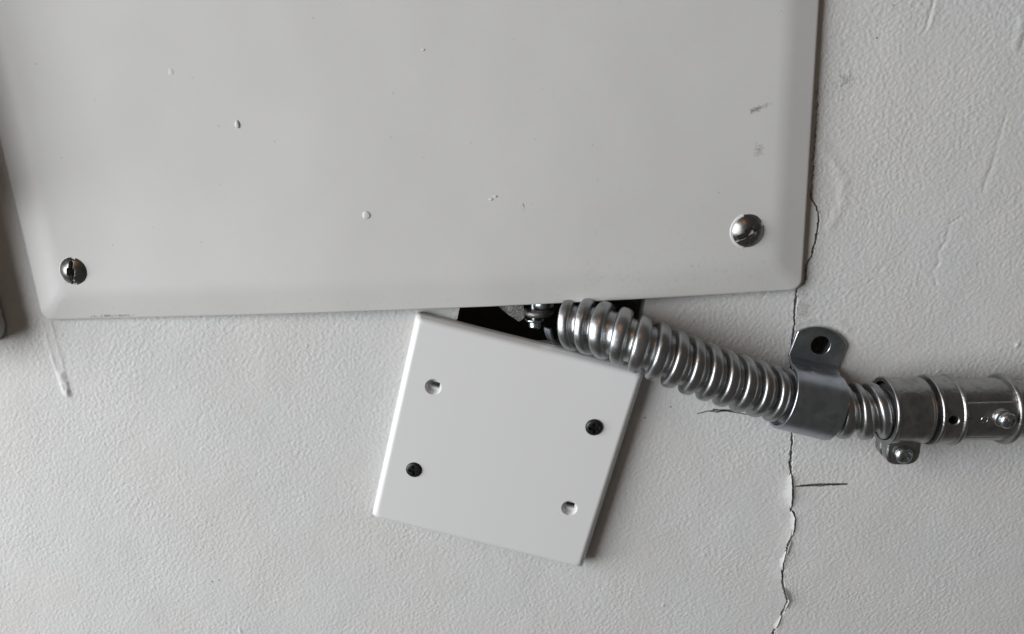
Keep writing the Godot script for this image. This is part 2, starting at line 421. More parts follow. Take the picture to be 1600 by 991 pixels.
# a screw head seen from +z; kind: "slot" combination slot, "cross" Phillips recess
func screw_head(parent: Node, at: Vector3, tilt: Basis, radius: float, high: float, kind: String, turn: float, mat: Material, called := "screw", flat_top := 0.0) -> MeshInstance3D:
	var mb := MB.new(); var p := PackedVector3Array()
	var nr := 60; var nc := 216
	for r in nr:
		var q := float(r) / (nr - 1) * radius
		for c in nc:
			var a := TAU * c / nc
			var x := q * cos(a); var y := q * sin(a)
			var e := q / radius
			var z := high * (1.0 - pow(e, 2.0 + flat_top))
			if e > 0.93: z *= lerpf(1.0, 0.45, (e - 0.93) / 0.07)
			var xx := x * cos(turn) + y * sin(turn); var yy := -x * sin(turn) + y * cos(turn)
			if kind == "slot":
				var rc := radius * 0.33
				if absf(yy) < radius * 0.15 and e < 0.99: z = minf(z, high * 0.22) if e < 0.75 else z - high * 0.24
				if absf(xx) < rc * 0.8 and absf(yy) < rc * 0.8 and q < rc: z = minf(z, -high * 0.1)
			else:
				var arm := radius * 0.62; var half := radius * 0.16
				if (absf(xx) < arm and absf(yy) < half) or (absf(yy) < arm and absf(xx) < half):
					z = minf(z, high - (0.55 + 1.0 * (1.0 - q / arm)) * radius * 0.42)
				elif absf(xx) + absf(yy) < radius * 0.34: z = minf(z, high - radius * 0.3)
			p.append(Vector3(x, y, maxf(z, 0.12)))
	mb.grid(p, nr, nc, true)
	var rim := PackedVector3Array()
	for c in nc: rim.append(p[(nr - 1) * nc + c])
	for c in nc: rim.append(Vector3(radius * cos(TAU * c / nc), radius * sin(TAU * c / nc), -1.2))
	mb.grid(rim, 2, nc, true)
	var o := put(called, mb, mat, parent)
	o.transform = Transform3D(tilt, at * MM)
	return o

# ---------------------------------------------------------------- the metal cover
var dents := FastNoiseLite.new()
func cover_bulge(w: Vector3, hx: float, hy: float) -> Vector3:
	var ex := 1.0 - pow(w.x / hx, 2.0)
	var low := smoothstep(hy, -hy, w.y)
	var q := w
	q.z += 3.8 * pow(maxf(0.0, 1.0 - pow((w.x - 30.0 * ex) / hx, 2.0)), 1.6) * exp(-pow((w.y + hy) / 75.0, 2.0)) + 0.6 * ex * low
	q.y -= 1.1 * ex * pow(clampf(-w.y / hy, 0.0, 1.0), 4.0)
	q.z += 1.0 * smoothstep(0.0, hx, w.x)
	q.z += 0.35 * dents.get_noise_2d(w.x, w.y) * smoothstep(hx, hx - 25.0, absf(w.x))
	return q

func build_cover() -> void:
	dents.seed = 8; dents.frequency = 1.0 / 90.0; dents.fractal_octaves = 2
	var hx := 187.4; var hy := 260.0
	var cx := -61.2; var cy := -92.6 + hy
	var t := thing("access_cover", "large white painted metal cover with sloping rim and two domed screws", "cover", Vector3(cx, cy, 0))
	var mb := MB.new()
	var at := func(w: Vector3) -> Vector3: return cover_bulge(w, hx, hy)
	var rings := []
	rings.append([[0.9, 0.9, 4.4], [0.25, 1.3, 5.0], [0.0, 2.0, 5.4]])
	var main := [[0.0, 2.0, 5.4], [0.12, 2.5, 5.3], [0.4, 2.85, 5.1], [0.8, 3.05, 4.9]]
	for k in 9:
		var f := k / 8.0
		main.append([1.3 + 8.6 * f, 3.15 + 1.42 * f, 4.8 - 1.3 * f])
	for k in range(1, 9):
		var f := k / 8.0
		main.append([9.9 + 7.6 * f, 4.57 + 0.63 * (1.0 - pow(1.0 - f, 2.0)), 3.5 + 0.5 * f])
	for k in range(1, 31):
		var f := k / 30.0
		main.append([17.5 + (hx - 17.7) * f, 5.2, 4.0 * (1.0 - f) + 0.1])
	rings.append(main)
	sheet(mb, hx, hy, rings, at, 60, 10)
	for i in mb.v.size(): mb.uv[i] = Vector2((mb.v[i].x + hx) / (2 * hx), (hy - mb.v[i].y) / (2 * hy))
	put("sheet", mb, cover_material(hx, hy, cx, cy), t)
	# screws
	for s in [[-225.4, -67.5, 7.0, 1.42], [98.5, -62.3, 7.9, 0.52]]:
		var w := Vector3(s[0] - cx, s[1] - cy, 5.2)
		w.z = cover_bulge(w, hx, hy).z - 0.1
		var sc := screw_head(t, w, Basis.from_euler(Vector3(0.0, 0.05, 0.0)), s[2], s[2] * 0.48, "slot", s[3], M.steel_screw)
		if s[0] < 0: continue
		var mb2 := MB.new()      # paint left along one side of the head
		mb2.lathe(Transform3D(Basis(Vector3.UP, -PI / 2), Vector3.ZERO), [[Vector2(-0.4, s[2] + 0.7), Vector2(0.15, s[2] + 0.55), Vector2(0.4, s[2] + 0.2), Vector2(0.45, s[2] * 0.93)]], 48, 0.3, 2.9)
		put("paint_rim", mb2, M.speck, sc)
	# blobs of paint dried on the sheet
	for s in [[-134.3, -2.9, 1.2, 1.9, 1.1], [-79.0, -46.7, 2.0, 2.0, 0.7], [-20.3, -41.9, 1.1, 0.6, 0.5], [-18.2, -40.7, 0.9, 0.6, 0.6], [-160.9, 21.2, 1.3, 1.6, 0.25], [-46.6, 24.8, 0.8, 0.5, 0.5], [-6.0, -49.0, 0.7, 5.0, -0.04], [-4.4, -54.0, 1.2, 0.8, 0.05], [-182, -33, 0.6, 3.0, -0.06]]:
		var w := Vector3(s[0] - cx, s[1] - cy, 5.2)
		w.z = cover_bulge(w, hx, hy).z - 0.15
		var b := MB.new(); var p := PackedVector3Array()
		for r in 7:
			for c in 20:
				var a := TAU * c / 20
				var e := r / 6.0 * (1.0 + 0.05 * sin(a * 3.0 + s[0]))
				p.append(Vector3(s[2] * e * cos(a), s[3] * e * sin(a), 0.12 + 0.65 * s[4] * sqrt(maxf(0.0, 1.0 - pow(r / 6.0, 2.4)))))
		b.grid(p, 7, 20, true)
		var o := put("paint_blob", b, M.speck, t); o.position = w * MM

func cover_material(hx: float, hy: float, cx: float, cy: float) -> StandardMaterial3D:
	var tw := 1024; var th := 1420
	var px := tw / (2 * hx)
	var nz := FastNoiseLite.new(); nz.seed = 91; nz.frequency = 0.006; nz.fractal_octaves = 5
	var sm := Image.create(tw / 4, th / 4, false, Image.FORMAT_RGB8)
	for y in th / 4:
		for x in tw / 4:
			var a := 1.0 + 0.03 * nz.get_noise_2d(x * 4.0, y * 4.0)
			sm.set_pixel(x, y, Color(0.613 * a, 0.61 * a, 0.597 * a).linear_to_srgb())
	sm.resize(tw, th, Image.INTERPOLATE_CUBIC)
	var rng := RandomNumberGenerator.new(); rng.seed = 12
	var spot := func(x: float, y: float, r: float, col: Color, amount: float) -> void:
		var ix := (x - cx + hx) * px; var iy := (hy - (y - cy)) * px; var rp := maxf(r * px, 0.6)
		for j in range(maxi(0, int(iy - rp - 1)), mini(th, int(iy + rp + 2))):
			for i in range(maxi(0, int(ix - rp - 1)), mini(tw, int(ix + rp + 2))):
				var k := clampf(rp + 0.5 - Vector2(i + 0.5 - ix, j + 0.5 - iy).length(), 0.0, 1.0) * amount
				if k > 0.0: sm.set_pixel(i, j, sm.get_pixel(i, j).lerp(col, k))
	# two rubbed scuffs, flecks of grime towards the handled corner, rust on the lower edge
	for k in 90:
		var t := rng.randf()
		spot.call(98.0 + 9.0 * t + rng.randfn() * 0.4, -8.4 + 3.4 * t + rng.randfn() * 0.5, rng.randf_range(0.2, 0.5), Color(0.30, 0.30, 0.30), 0.20 * pow(1.0 - t, 1.5) + 0.02)
	for k in 60:
		spot.call(102.0 + rng.randfn() * 1.3, -25.6 + rng.randfn() * 1.5, rng.randf_range(0.2, 0.45), Color(0.36, 0.36, 0.36), 0.13)
	for k in 260:
		spot.call(rng.randf_range(20, 112), -89.0 + absf(rng.randfn()) * 13.0, rng.randf_range(0.2, 0.7), Color(0.56, 0.54, 0.50), 0.06)
	for k in 120:
		spot.call(rng.randf_range(-240, 120), -90.0 + absf(rng.randfn()) * 3.0, rng.randf_range(0.2, 0.5), Color(0.54, 0.50, 0.44), 0.08)
	for k in 70:
		spot.call(-213.0 + rng.randfn() * 6.0, -91.4 + absf(rng.randfn()) * 0.4, rng.randf_range(0.2, 0.4), Color(0.38, 0.24, 0.13), 0.22)
	for k in 30:
		spot.call(rng.randf_range(-240, 120), rng.randf_range(-85, 60), 0.25, Color(0.4, 0.39, 0.37), rng.randf_range(0.2, 0.6))
	var m := StandardMaterial3D.new()
	m.albedo_texture = ImageTexture.create_from_image(sm)
	m.roughness = 0.42
	m.normal_enabled = true; m.normal_scale = 0.035
	m.normal_texture = noise_tex(0.22, 95, [], 2048, 2, true, 4.0)
	m.uv1_scale = Vector3.ONE
	return m

# the next cover along the wall
func build_neighbour() -> void:
	var hx := 120.0; var hy := 200.0
	var t := thing("access_cover_001", "neighbouring deep cover with rounded corner, beyond the large cover's edge", "cover", Vector3(-269.5 - hx, -103.2 + hy, 0))
	var mb := MB.new()
	var rings := [[[1.0, 0.0, 9.0], [1.0, 1.2, 9.0]], [[0.0, 1.2, 10.0], [0.2, 16.0, 9.8], [0.6, 17.4, 9.4], [1.6, 18.4, 8.6], [3.0, 19.0, 7.0], [12.0, 19.5, 3.0], [60.0, 19.5, 0.1], [119.8, 19.5, 0.1]]]
	sheet(mb, hx, hy, rings, func(w: Vector3) -> Vector3: return w, 12, 10)
	put("sheet", mb, M.neighbour, t)
	# unseen block added on its face to shade the left of the large cover
	var body := MB.new()
	sheet(body, 102.0, 175.0, [[[0.0, 19.0, 6.0], [0.0, 54.0, 6.0]], [[0.0, 54.0, 6.0], [1.5, 55.6, 5.0], [4.0, 56.0, 3.0], [101.8, 56.0, 0.1]]], func(w: Vector3) -> Vector3: return w + Vector3(0, 35.0, 0), 12, 8)
	put("added_shade_block", body, M.neighbour, t)

# ---------------------------------------------------------------- the blank wall plate
func build_plate() -> void:
	var turn := deg_to_rad(-16.7)
	var t := thing("wall_plate", "square white plastic blank wall plate hung askew under the metal cover", "wall plate", Vector3(-21.4, -169.0, 0))
	# it stands a little proud of the wall along its far edge
	t.transform = Transform3D(Basis(Vector3(0, 0, 1), turn) * Basis(Vector3(0, 1, 0), -0.026), Vector3(-21.4, -168.7, 1.5) * MM)
	var h := 58.2; var top := 7.0
	var id := func(w: Vector3) -> Vector3: return w
	var mb := MB.new()
	var edge := [[0.0, 2.9, 2.2], [0.0, 3.4, 2.2], [0.25, 4.2, 2.2]]
	for k in range(0, 9):
		var a := 0.45 + k / 8.0 * (PI / 2 - 0.45)
		edge.append([0.5 + 3.2 * (1.0 - cos(a)) , 3.4 + 3.6 * sin(a), 2.2])
	edge.append([4.1, top, 2.0])
	sheet(mb, h, h, [edge], id, 4, 6)
	# flat face in rectangles round the two empty countersunk holes
	var f := h - 4.1
	var face := func(x0: float, x1: float, y0: float, y1: float) -> void:
		mb.quad(Vector3(x0, y1, top), Vector3(x1, y1, top), Vector3(x0, y0, top), Vector3(x1, y0, top))
	var b := 6.0; var hxx := 41.6; var hyy := 23.7
	var loop := rounded_loop(f, f, 2.0, top, 1, 6)
	# corner fillers of the face are covered by running the rectangles to the inner square
	face.call(-f + 2.0, f - 2.0, f - 2.0, f); face.call(-f + 2.0, f - 2.0, -f, -f + 2.0)
	for sx in [-1, 1]:
		for sy in [-1, 1]:
			var c := Vector3(sx * (f - 2.0), sy * (f - 2.0), top); var fan := PackedVector3Array()
			for k in 7:
				var a: float = k / 6.0 * PI / 2
				fan.append(c + Vector3(sx * 2.0 * cos(a), sy * 2.0 * sin(a), 0))
			var g := PackedVector3Array()
			for k in 7: g.append(c)
			g.append_array(fan); mb.grid(g, 2, 7)
	face.call(-f, f, hyy + b, f - 2.0); face.call(-f, f, -hyy + b, hyy - b); face.call(-f, f, -f + 2.0, -hyy - b)
	face.call(-f, -hxx - b, hyy - b, hyy + b); face.call(-hxx + b, f, hyy - b, hyy + b)
	face.call(-f, hxx - b, -hyy - b, -hyy + b); face.call(hxx + b, f, -hyy - b, -hyy + b)
	for q in [Vector2(-hxx, hyy), Vector2(hxx, -hyy)]:
		var nc := 48
		var ring := func(kind: int, size: float, z: float) -> PackedVector3Array:
			var p := PackedVector3Array()
			for k in nc:
				var a := TAU * k / nc + PI / 4
				var d := Vector2(cos(a), sin(a))
				if kind == 1: d /= maxf(absf(d.x), absf(d.y))
				elif kind == 2:
					d /= maxf(absf(d.x) / 1.0, absf(d.y) / 0.62)
				p.append(Vector3(q.x + d.x * size + (0.5 if kind == 2 else 0.0), q.y + d.y * size + (0.4 if kind == 2 else 0.0), z))
			return p
		var lay := [[1, b, 0.0], [0, 4.25, 0.0], [0, 4.25, 0.0], [0, 4.0, 0.2], [0, 3.4, 2.8], [0, 3.2, 3.0], [0, 3.2, 3.0], [2, 2.35, 3.0], [2, 2.35, 3.0], [2, 2.35, 5.4]]
		for part in [[0, 1], [2, 5], [6, 7], [8, 9]]:
			var g := PackedVector3Array()
			for k in range(part[0], part[1] + 1): g.append_array(ring.call(lay[k][0], lay[k][1], top - lay[k][2]))
			mb.grid(g, part[1] - part[0] + 1, nc, true)
	put("faceplate", mb, M.plastic, t)
	var rim := MB.new()
	sheet(rim, h + 0.3, h + 0.3, [[[0.3, 0.0, 2.5], [0.0, 0.4, 2.5], [0.0, 2.0, 2.5], [0.25, 2.4, 2.4]], [[0.25, 2.4, 2.4], [6.0, 2.5, 1.0]]], id, 4, 6)
	put("backing_rim", rim, M.rim, t)
	screw_head(t, Vector3(-hxx, -hyy, top), Basis.IDENTITY, 4.2, 1.1, "cross", 0.25, M.black, "screw", 5.0)
	screw_head(t, Vector3(hxx, hyy, top + 0.3), Basis.from_euler(Vector3(0.03, 0.05, 0)), 4.4, 1.3, "cross", 0.30, M.black, "screw", 5.0)

# ---------------------------------------------------------------- conduit
const FLEX := [Vector3(14.0, -104.4, 2.0), Vector3(20, -104.9, 5.4), Vector3(26.5, -105.8, 9.2), Vector3(35, -107.3, 14.6), Vector3(46.3, -111.6, 18.8), Vector3(58, -117.2, 20.0), Vector3(70.4, -123.3, 19.8), Vector3(95.6, -134.1, 18), Vector3(113.8, -141.3, 15.6), Vector3(130.2, -147.2, 14.9), Vector3(149, -151.2, 15.8), Vector3(166.0, -150.6, 17.3), Vector3(176.0, -150.8, 17.5)]
const FLEX_R := 13.8
func flex_curve() -> Curve3D:
	var c := Curve3D.new(); c.bake_interval = 0.5
	for i in FLEX.size():
		var a: Vector3 = FLEX[maxi(i - 1, 0)]; var b: Vector3 = FLEX[mini(i + 1, FLEX.size() - 1)]
		var tan_ := (b - a) / 6.0
		c.add_point(FLEX[i], -tan_, tan_)
	return c

func flex_profile(t: float) -> float:      # radius over one turn of the strip, as a share of the pitch
	if t < 0.68:      # the rolled ridge, a little fuller on its leading side
		var e := (t - 0.27) / (0.27 if t < 0.27 else 0.41)
		return -3.4 * (1.0 - pow(1.0 - pow(absf(e), 2.8), 1.0 / 2.8)) - (0.35 * e * e if t > 0.27 else 0.0) * (1.0 - absf(e))
	return -3.4 - 0.3 * sin((t - 0.68) / 0.32 * PI)

func build_flex() -> void:
	var t := thing("flexible_conduit", "grey ribbed flexible metal conduit bending from the wall opening to the coupling", "conduit", Vector3(26.5, -103.0, 0))
	var o: Vector3 = Vector3(26.5, -103.0, 0)
	var cv := flex_curve(); var L := cv.get_baked_length()
	var pitch := 8.8
	var per := 36
	var nr := int(L / pitch * per); var nc := 80
	var mb := MB.new(); var p := PackedVector3Array()
	var rng := FastNoiseLite.new(); rng.seed = 3; rng.frequency = 0.04
	for r in nr:
		var s := L * r / (nr - 1)
		var c := cv.sample_baked(s, true)
		var tan_ := (cv.sample_baked(minf(s + 1.0, L), true) - cv.sample_baked(maxf(s - 1.0, 0.0), true)).normalized()
		var up := (Vector3(0, 0, 1) - tan_ * tan_.z).normalized()
		var side := up.cross(tan_).normalized()
		for k in nc:
			var a := TAU * k / nc
			var ph := fposmod(s / pitch + a / TAU + 0.04 * rng.get_noise_1d(s), 1.0)
			var rad := FLEX_R + flex_profile(ph)
			p.append(c + (up * cos(a) + side * sin(a)) * rad - o)
	mb.grid(p, nr, nc, true)
	put("spiral_jacket", mb, M.flex, t)

func build_strap() -> void:
	var turn := deg_to_rad(-17.0)
	var o := Vector3(129.4, -146.4, 0)
	var t := thing("conduit_strap", "shiny one-hole steel strap over the flexible conduit, its tab unscrewed", "strap", o)
	t.rotation.z = turn
	var w := 12.6
	# saddle: outline in (y, z), swept along x, with thickness
	var prof := PackedVector2Array()
	for q in [[17.6, 1.3], [16.9, 1.7], [16.35, 2.6], [16.15, 4.0]]: prof.append(Vector2(q[0], q[1]))
	prof.append(Vector2(15.5, 8.0))
	var cz := 14.6; var rr := 14.9
	for k in 40:
		var a := lerpf(-0.16, PI + 0.55, k / 39.0)
		prof.append(Vector2(rr * cos(a), cz + rr * sin(a)))
	var th := 1.3
	var outer := PackedVector2Array(); var inner := PackedVector2Array()
	for i in prof.size():
		var d := (prof[mini(i + 1, prof.size() - 1)] - prof[maxi(i - 1, 0)]).normalized()
		var nrm := Vector2(d.y, -d.x)
		if nrm.dot(prof[i] - Vector2(0, cz)) < 0 and i > 4: nrm = -nrm
		if i <= 4: nrm = Vector2(absf(nrm.x), absf(nrm.y))
		outer.append(prof[i] + nrm * th); inner.append(prof[i])
	var mb := MB.new(); var sk := -1.6
	var face := func(a: PackedVector2Array, x0: float, b: PackedVector2Array, x1: float) -> void:
		var p := PackedVector3Array()
		for q in a: p.append(Vector3(x0 + sk * clampf((q.y - 3.0) / 8.0, 0.0, 1.0), q.x, q.y))
		for q in b: p.append(Vector3(x1 + sk * clampf((q.y - 3.0) / 8.0, 0.0, 1.0), q.x, q.y))
		mb.grid(p, 2, a.size())
	var e := 0.25
	face.call(outer, -w + e, outer, w - e); face.call(inner, -w, inner, w)
	var mid := PackedVector2Array()
	for i in outer.size(): mid.append(outer[i].lerp(inner[i], 0.25))
	face.call(inner, -w, mid, -w); face.call(mid, -w, outer, -w + e); face.call(inner, w, mid, w); face.call(mid, w, outer, w - e)
	var l := prof.size() - 1
	mb.quad(Vector3(-w + sk, outer[l].x, outer[l].y), Vector3(w + sk, outer[l].x, outer[l].y), Vector3(-w + sk, inner[l].x, inner[l].y), Vector3(w + sk, inner[l].x, inner[l].y))
	put("saddle", mb, M.strap, t)
	# tab: outline with rounded end and a hole
	var tab := MB.new(); var nc := 96
	var hole := Vector2(0.6, 26.0)
	var angles := []
	for k in nc - 4: angles.append(-PI + TAU * (k + 0.5) / (nc - 4))
	for q in [Vector2(-w - hole.x, 16.6 - hole.y), Vector2(w + 0.6 - hole.x, 16.6 - hole.y), Vector2(-w - hole.x, 4.4), Vector2(w + 0.6 - hole.x, 3.2)]: angles.append(q.angle())
	angles.sort()
	var ring := func(kind: int, grow: float, z: float) -> PackedVector3Array:
		var p := PackedVector3Array()
		for a in angles:
			var d := Vector2(cos(a), sin(a))
			if kind == 0:
				p.append(Vector3(hole.x + d.x * (4.75 + grow), hole.y + d.y * (4.75 + grow), z)); continue
			var x0 := -w - hole.x; var x1 := w + 0.6 - hole.x; var y0 := 16.6 - hole.y
			var reach := 1000.0
			if d.x < 0: reach = minf(reach, x0 / d.x)
			if d.x > 0: reach = minf(reach, x1 / d.x)
			if d.y < 0: reach = minf(reach, y0 / d.y)
			# rounded far end: a circle of radius 17.5 about (0, -8.2) from the hole
			var cc := Vector2(-hole.x, -8.4); var bb := d.dot(cc); var disc := bb * bb - cc.length_squared() + 17.6 * 17.6
			if disc > 0: reach = minf(reach, bb + sqrt(disc))
			p.append(Vector3(hole.x + d.x * (reach + grow), hole.y + d.y * (reach + grow), z))
		return p
	var stack := [[0, 0.0, 0.8], [0, 0.0, 1.9], [0, 0.25, 2.2], [1, -0.3, 2.2], [1, 0.0, 1.9], [1, 0.0, 0.8]]
	for i in stack.size() - 1:
		var g: PackedVector3Array = ring.call(stack[i][0], stack[i][1], stack[i][2]); g.append_array(ring.call(stack[i + 1][0], stack[i + 1][1], stack[i + 1][2]))
		tab.grid(g, 2, nc, true)
	put("mounting_tab", tab, M.strap, t)

func build_coupling() -> void:
	# its own x axis runs along the pipe
	var o := Vector3(163.0, -150.6, 17.5)
	var t := thing("conduit_coupling", "die-cast metal coupling clamping the flexible conduit to the straight pipe", "coupling", o)
	t.rotation.z = deg_to_rad(-1.2)
	var I := Transform3D.IDENTITY
	var V := func(a: float, b: float) -> Vector2: return Vector2(a, b)
	var collar := MB.new()
	collar.lathe(I, [[V.call(0.0, 14.2), V.call(0.0, 15.8)], [V.call(0.0, 15.8), V.call(0.25, 16.3), V.call(1.0, 16.5), V.call(1.8, 16.2), V.call(2.2, 15.8)], [V.call(2.2, 15.8), V.call(10.0, 15.6), V.call(16.6, 15.7)], [V.call(16.6, 15.7), V.call(17.3, 16.0), V.call(17.9, 15.8), V.call(18.1, 15.2)], [V.call(18.1, 15.2), V.call(18.1, 12.5)]], 90)
	put("clamp_collar", collar, M.cast, t)
	# two clamp ears below the collar, a slit between them
	for side in 2:
		var ear := MB.new(); var nc := 40
		var z1 := 6.5 if side == 0 else -0.5
		var z0 := 1.0 if side == 0 else -6.0
		var shape := func(grow: float, z: float) -> PackedVector3Array:
			var p := PackedVector3Array()
			for k in nc:
				var a := PI + PI * k / (nc - 1)
				var d := Vector2(cos(a), sin(a))
				var q := Vector2(signf(d.x) * pow(absf(d.x), 0.6), signf(d.y) * pow(absf(d.y), 0.6))
				p.append(Vector3(9.6 + q.x * (8.0 + grow), -17.2 + q.y * (8.8 + grow) - (0.0 if k > 0 and k < nc - 1 else -4.0), z))
			return p
		var layers := [[-0.6, z1], [0.0, z1 - 0.6], [0.0, z0]]
		for i in 2:
			var g: PackedVector3Array = shape.call(layers[i][0], layers[i][1]); g.append_array(shape.call(layers[i + 1][0], layers[i + 1][1])); ear.grid(g, 2, nc)
		ear.fan(shape.call(-0.6, z1), Vector3(8.8, -15.5, z1)); ear.fan(shape.call(0.0, z0), Vector3(8.8, -15.5, z0))
		put("clamp_ear", ear, M.cast, t)
	screw_head(t, Vector3(9.4, -20.3, 7.6), Basis.from_euler(Vector3(0.0, 0.1, 0.0)), 4.3, 1.7, "cross", 0.7, M.zinc, "clamp_screw", 2.5)
	# the neck in the gap, then the ring with its sight hole
	var neck := MB.new()
	neck.lathe(I, [[V.call(17.0, 12.6), V.call(24.0, 12.6)]], 64)
	put("neck", neck, M.cast, t)
	var ring := MB.new()
	var x0 := 20.2; var x1 := 31.8
	var hx := 25.2; var ha := 0.10; var hr := 2.15
	var rim0 := [[V.call(x0, 12.0), V.call(x0, 16.4)], [V.call(x0, 16.4), V.call(x0 + 0.3, 17.0), V.call(x0 + 1.0, 17.1), V.call(x0 + 1.7, 16.8), V.call(x0 + 2.1, 16.3)]]
	var rim1 := [[V.call(x1 - 2.0, 16.3), V.call(x1 - 1.6, 16.8), V.call(x1 - 0.9, 17.2), V.call(x1 - 0.2, 16.9), V.call(x1, 16.2)], [V.call(x1, 16.2), V.call(x1, 13.0)]]
	ring.lathe(I, rim0, 90); ring.lathe(I, rim1, 90)
	# band between the rims, with a real hole facing the room: angle 0 is +y, PI / 2 is +z
	var r0 := 16.25; var a_mid := PI / 2 - ha; var half := 0.28
	ring.lathe(I, [[V.call(x0 + 2.1, r0), V.call(x1 - 2.0, r0)]], 84, a_mid + half, a_mid - half + TAU)
	var on := func(x: float, a: float, r: float) -> Vector3: return Vector3(x, r * cos(a), r * sin(a))
	var nc := 48
	var outer := PackedVector3Array(); var hole1 := PackedVector3Array(); var hole2 := PackedVector3Array(); var lip := PackedVector3Array()
	for k in nc:
		var a := TAU * k / nc + PI / 4
		var d := Vector2(cos(a), sin(a))
		var q := d / maxf(absf(d.x), absf(d.y))
		var bx: float = hx + q.x * ((x1 - 2.0 - hx) if q.x > 0 else (hx - x0 - 2.1))
		outer.append(on.call(bx, a_mid + q.y * half, r0))
		lip.append(on.call(hx + d.x * (hr + 0.5), a_mid + d.y * (hr + 0.5) / r0, r0))
		hole1.append(on.call(hx + d.x * hr, a_mid + d.y * hr / r0, r0 - 0.4)); hole2.append(on.call(hx + d.x * hr, a_mid + d.y * hr / r0, r0 - 4.0))
	var g := outer.duplicate(); g.append_array(lip); ring.grid(g, 2, nc, true)
	g = lip.duplicate(); g.append_array(hole1); ring.grid(g, 2, nc, true)
	g = hole1.duplicate(); g.append_array(hole2); ring.grid(g, 2, nc, true)
	put("stop_ring", ring, M.cast, t)
	# sleeve: a slightly raised band between two lengthwise steps, then the end flange
	var sl := MB.new(); var p := PackedVector3Array(); var cols := 180
	var xs := [x1, x1 + 0.2, 44.0, 55.2]
	for x in xs:
		for k in cols:
			var a := TAU * k / cols
			var d := absf(angle_difference(a, PI / 2))
			var r := 14.9 + 0.45 * (smoothstep(0.66, 0.58, d)) - 0.35 * exp(-pow((d - 0.64) / 0.025, 2.0))
			p.append(Vector3(x, r * cos(a), r * sin(a)))
	sl.grid(p, xs.size(), cols, true)
	put("sleeve", sl, M.cast, t)
	var fl := MB.new()
	fl.lathe(I, [[V.call(54.6, 14.5), V.call(54.8, 16.2)], [V.call(54.8, 16.2), V.call(55.2, 16.8), V.call(56.1, 17.1), V.call(57.0, 16.8), V.call(57.4, 16.0)], [V.call(57.4, 16.0), V.call(57.4, 13.6)]], 90)
	put("end_flange", fl, M.cast, t)
	# boss and set screw; the faint moulded ring beside them
	var ba := 0.02
	var dir := Vector3(0, sin(ba), cos(ba)).normalized()
	var bt := Transform3D(Basis(dir, Vector3(1, 0, 0), dir.cross(Vector3(1, 0, 0))), Vector3(47.2, 1.8, 0.3))
	var boss := MB.new()
	boss.lathe(bt, [[V.call(12.0, 4.6), V.call(15.6, 4.3), V.call(16.4, 3.9), V.call(16.9, 3.2), V.call(17.0, 0.1)]], 40)
	put("screw_boss", boss, M.cast, t)
	var shank := MB.new()
	shank.lathe(bt, [[V.call(15.0, 2.0), V.call(20.0, 2.0)]], 24)
	var st := screw_head(t, Vector3(48.4, 1.8, 18.0), Basis.from_euler(Vector3(0.0, 0.12, 0)), 3.9, 1.8, "cross", 0.5, M.zinc, "set_screw", 2.5)
	st.set_meta("label", "bright set screw in the sleeve")
	put("screw_shank", shank, M.zinc, t)
	var mk := MB.new()
	mk.lathe(Transform3D(Basis(Vector3(0, 0, 1), Vector3(1, 0, 0), Vector3(0, 1, 0)), Vector3(39.5, 1.2, 0)), [[V.call(15.0, 1.75), V.call(15.45, 1.55), V.call(15.45, 1.3), V.call(15.0, 1.1)]], 28)
	put("moulded_ring", mk, M.cast, t)

func build_pipe() -> void:
	var o := Vector3(222.0, -151.9, 17.5)
	var t := thing("steel_pipe", "straight dull steel conduit pipe leaving the coupling", "pipe", o)
	t.rotation.z = deg_to_rad(-1.2)
	var mb := MB.new()
	mb.lathe(Transform3D.IDENTITY, [[Vector2(-10, 13.6), Vector2(120, 13.6), Vector2(260, 13.6)]], 72)
	put("tube", mb, M.emt, t)

# ---------------------------------------------------------------- inside the opening
func build_opening(wall: Node) -> void:
	# the hollow behind the plasterboard: back of the next board, studs to either side
	var mb := MB.new()
	var a := Vector3(-170, 60, -12.2); var b := Vector3(190, -230, -125)
	mb.quad(Vector3(a.x, a.y, b.z), Vector3(b.x, a.y, b.z), Vector3(a.x, b.y, b.z), Vector3(b.x, b.y, b.z))
	mb.quad(Vector3(a.x, a.y, a.z), Vector3(a.x, a.y, b.z), Vector3(a.x, b.y, a.z), Vector3(a.x, b.y, b.z))
	mb.quad(Vector3(b.x, a.y, b.z), Vector3(b.x, a.y, a.z), Vector3(b.x, b.y, b.z), Vector3(b.x, b.y, a.z))
	mb.quad(Vector3(a.x, a.y, a.z), Vector3(b.x, a.y, a.z), Vector3(a.x, a.y, b.z), Vector3(b.x, a.y, b.z))
	mb.quad(Vector3(a.x, b.y, b.z), Vector3(b.x, b.y, b.z), Vector3(a.x, b.y, a.z), Vector3(b.x, b.y, a.z))
	put("wall_cavity", mb, M.cavity, wall)

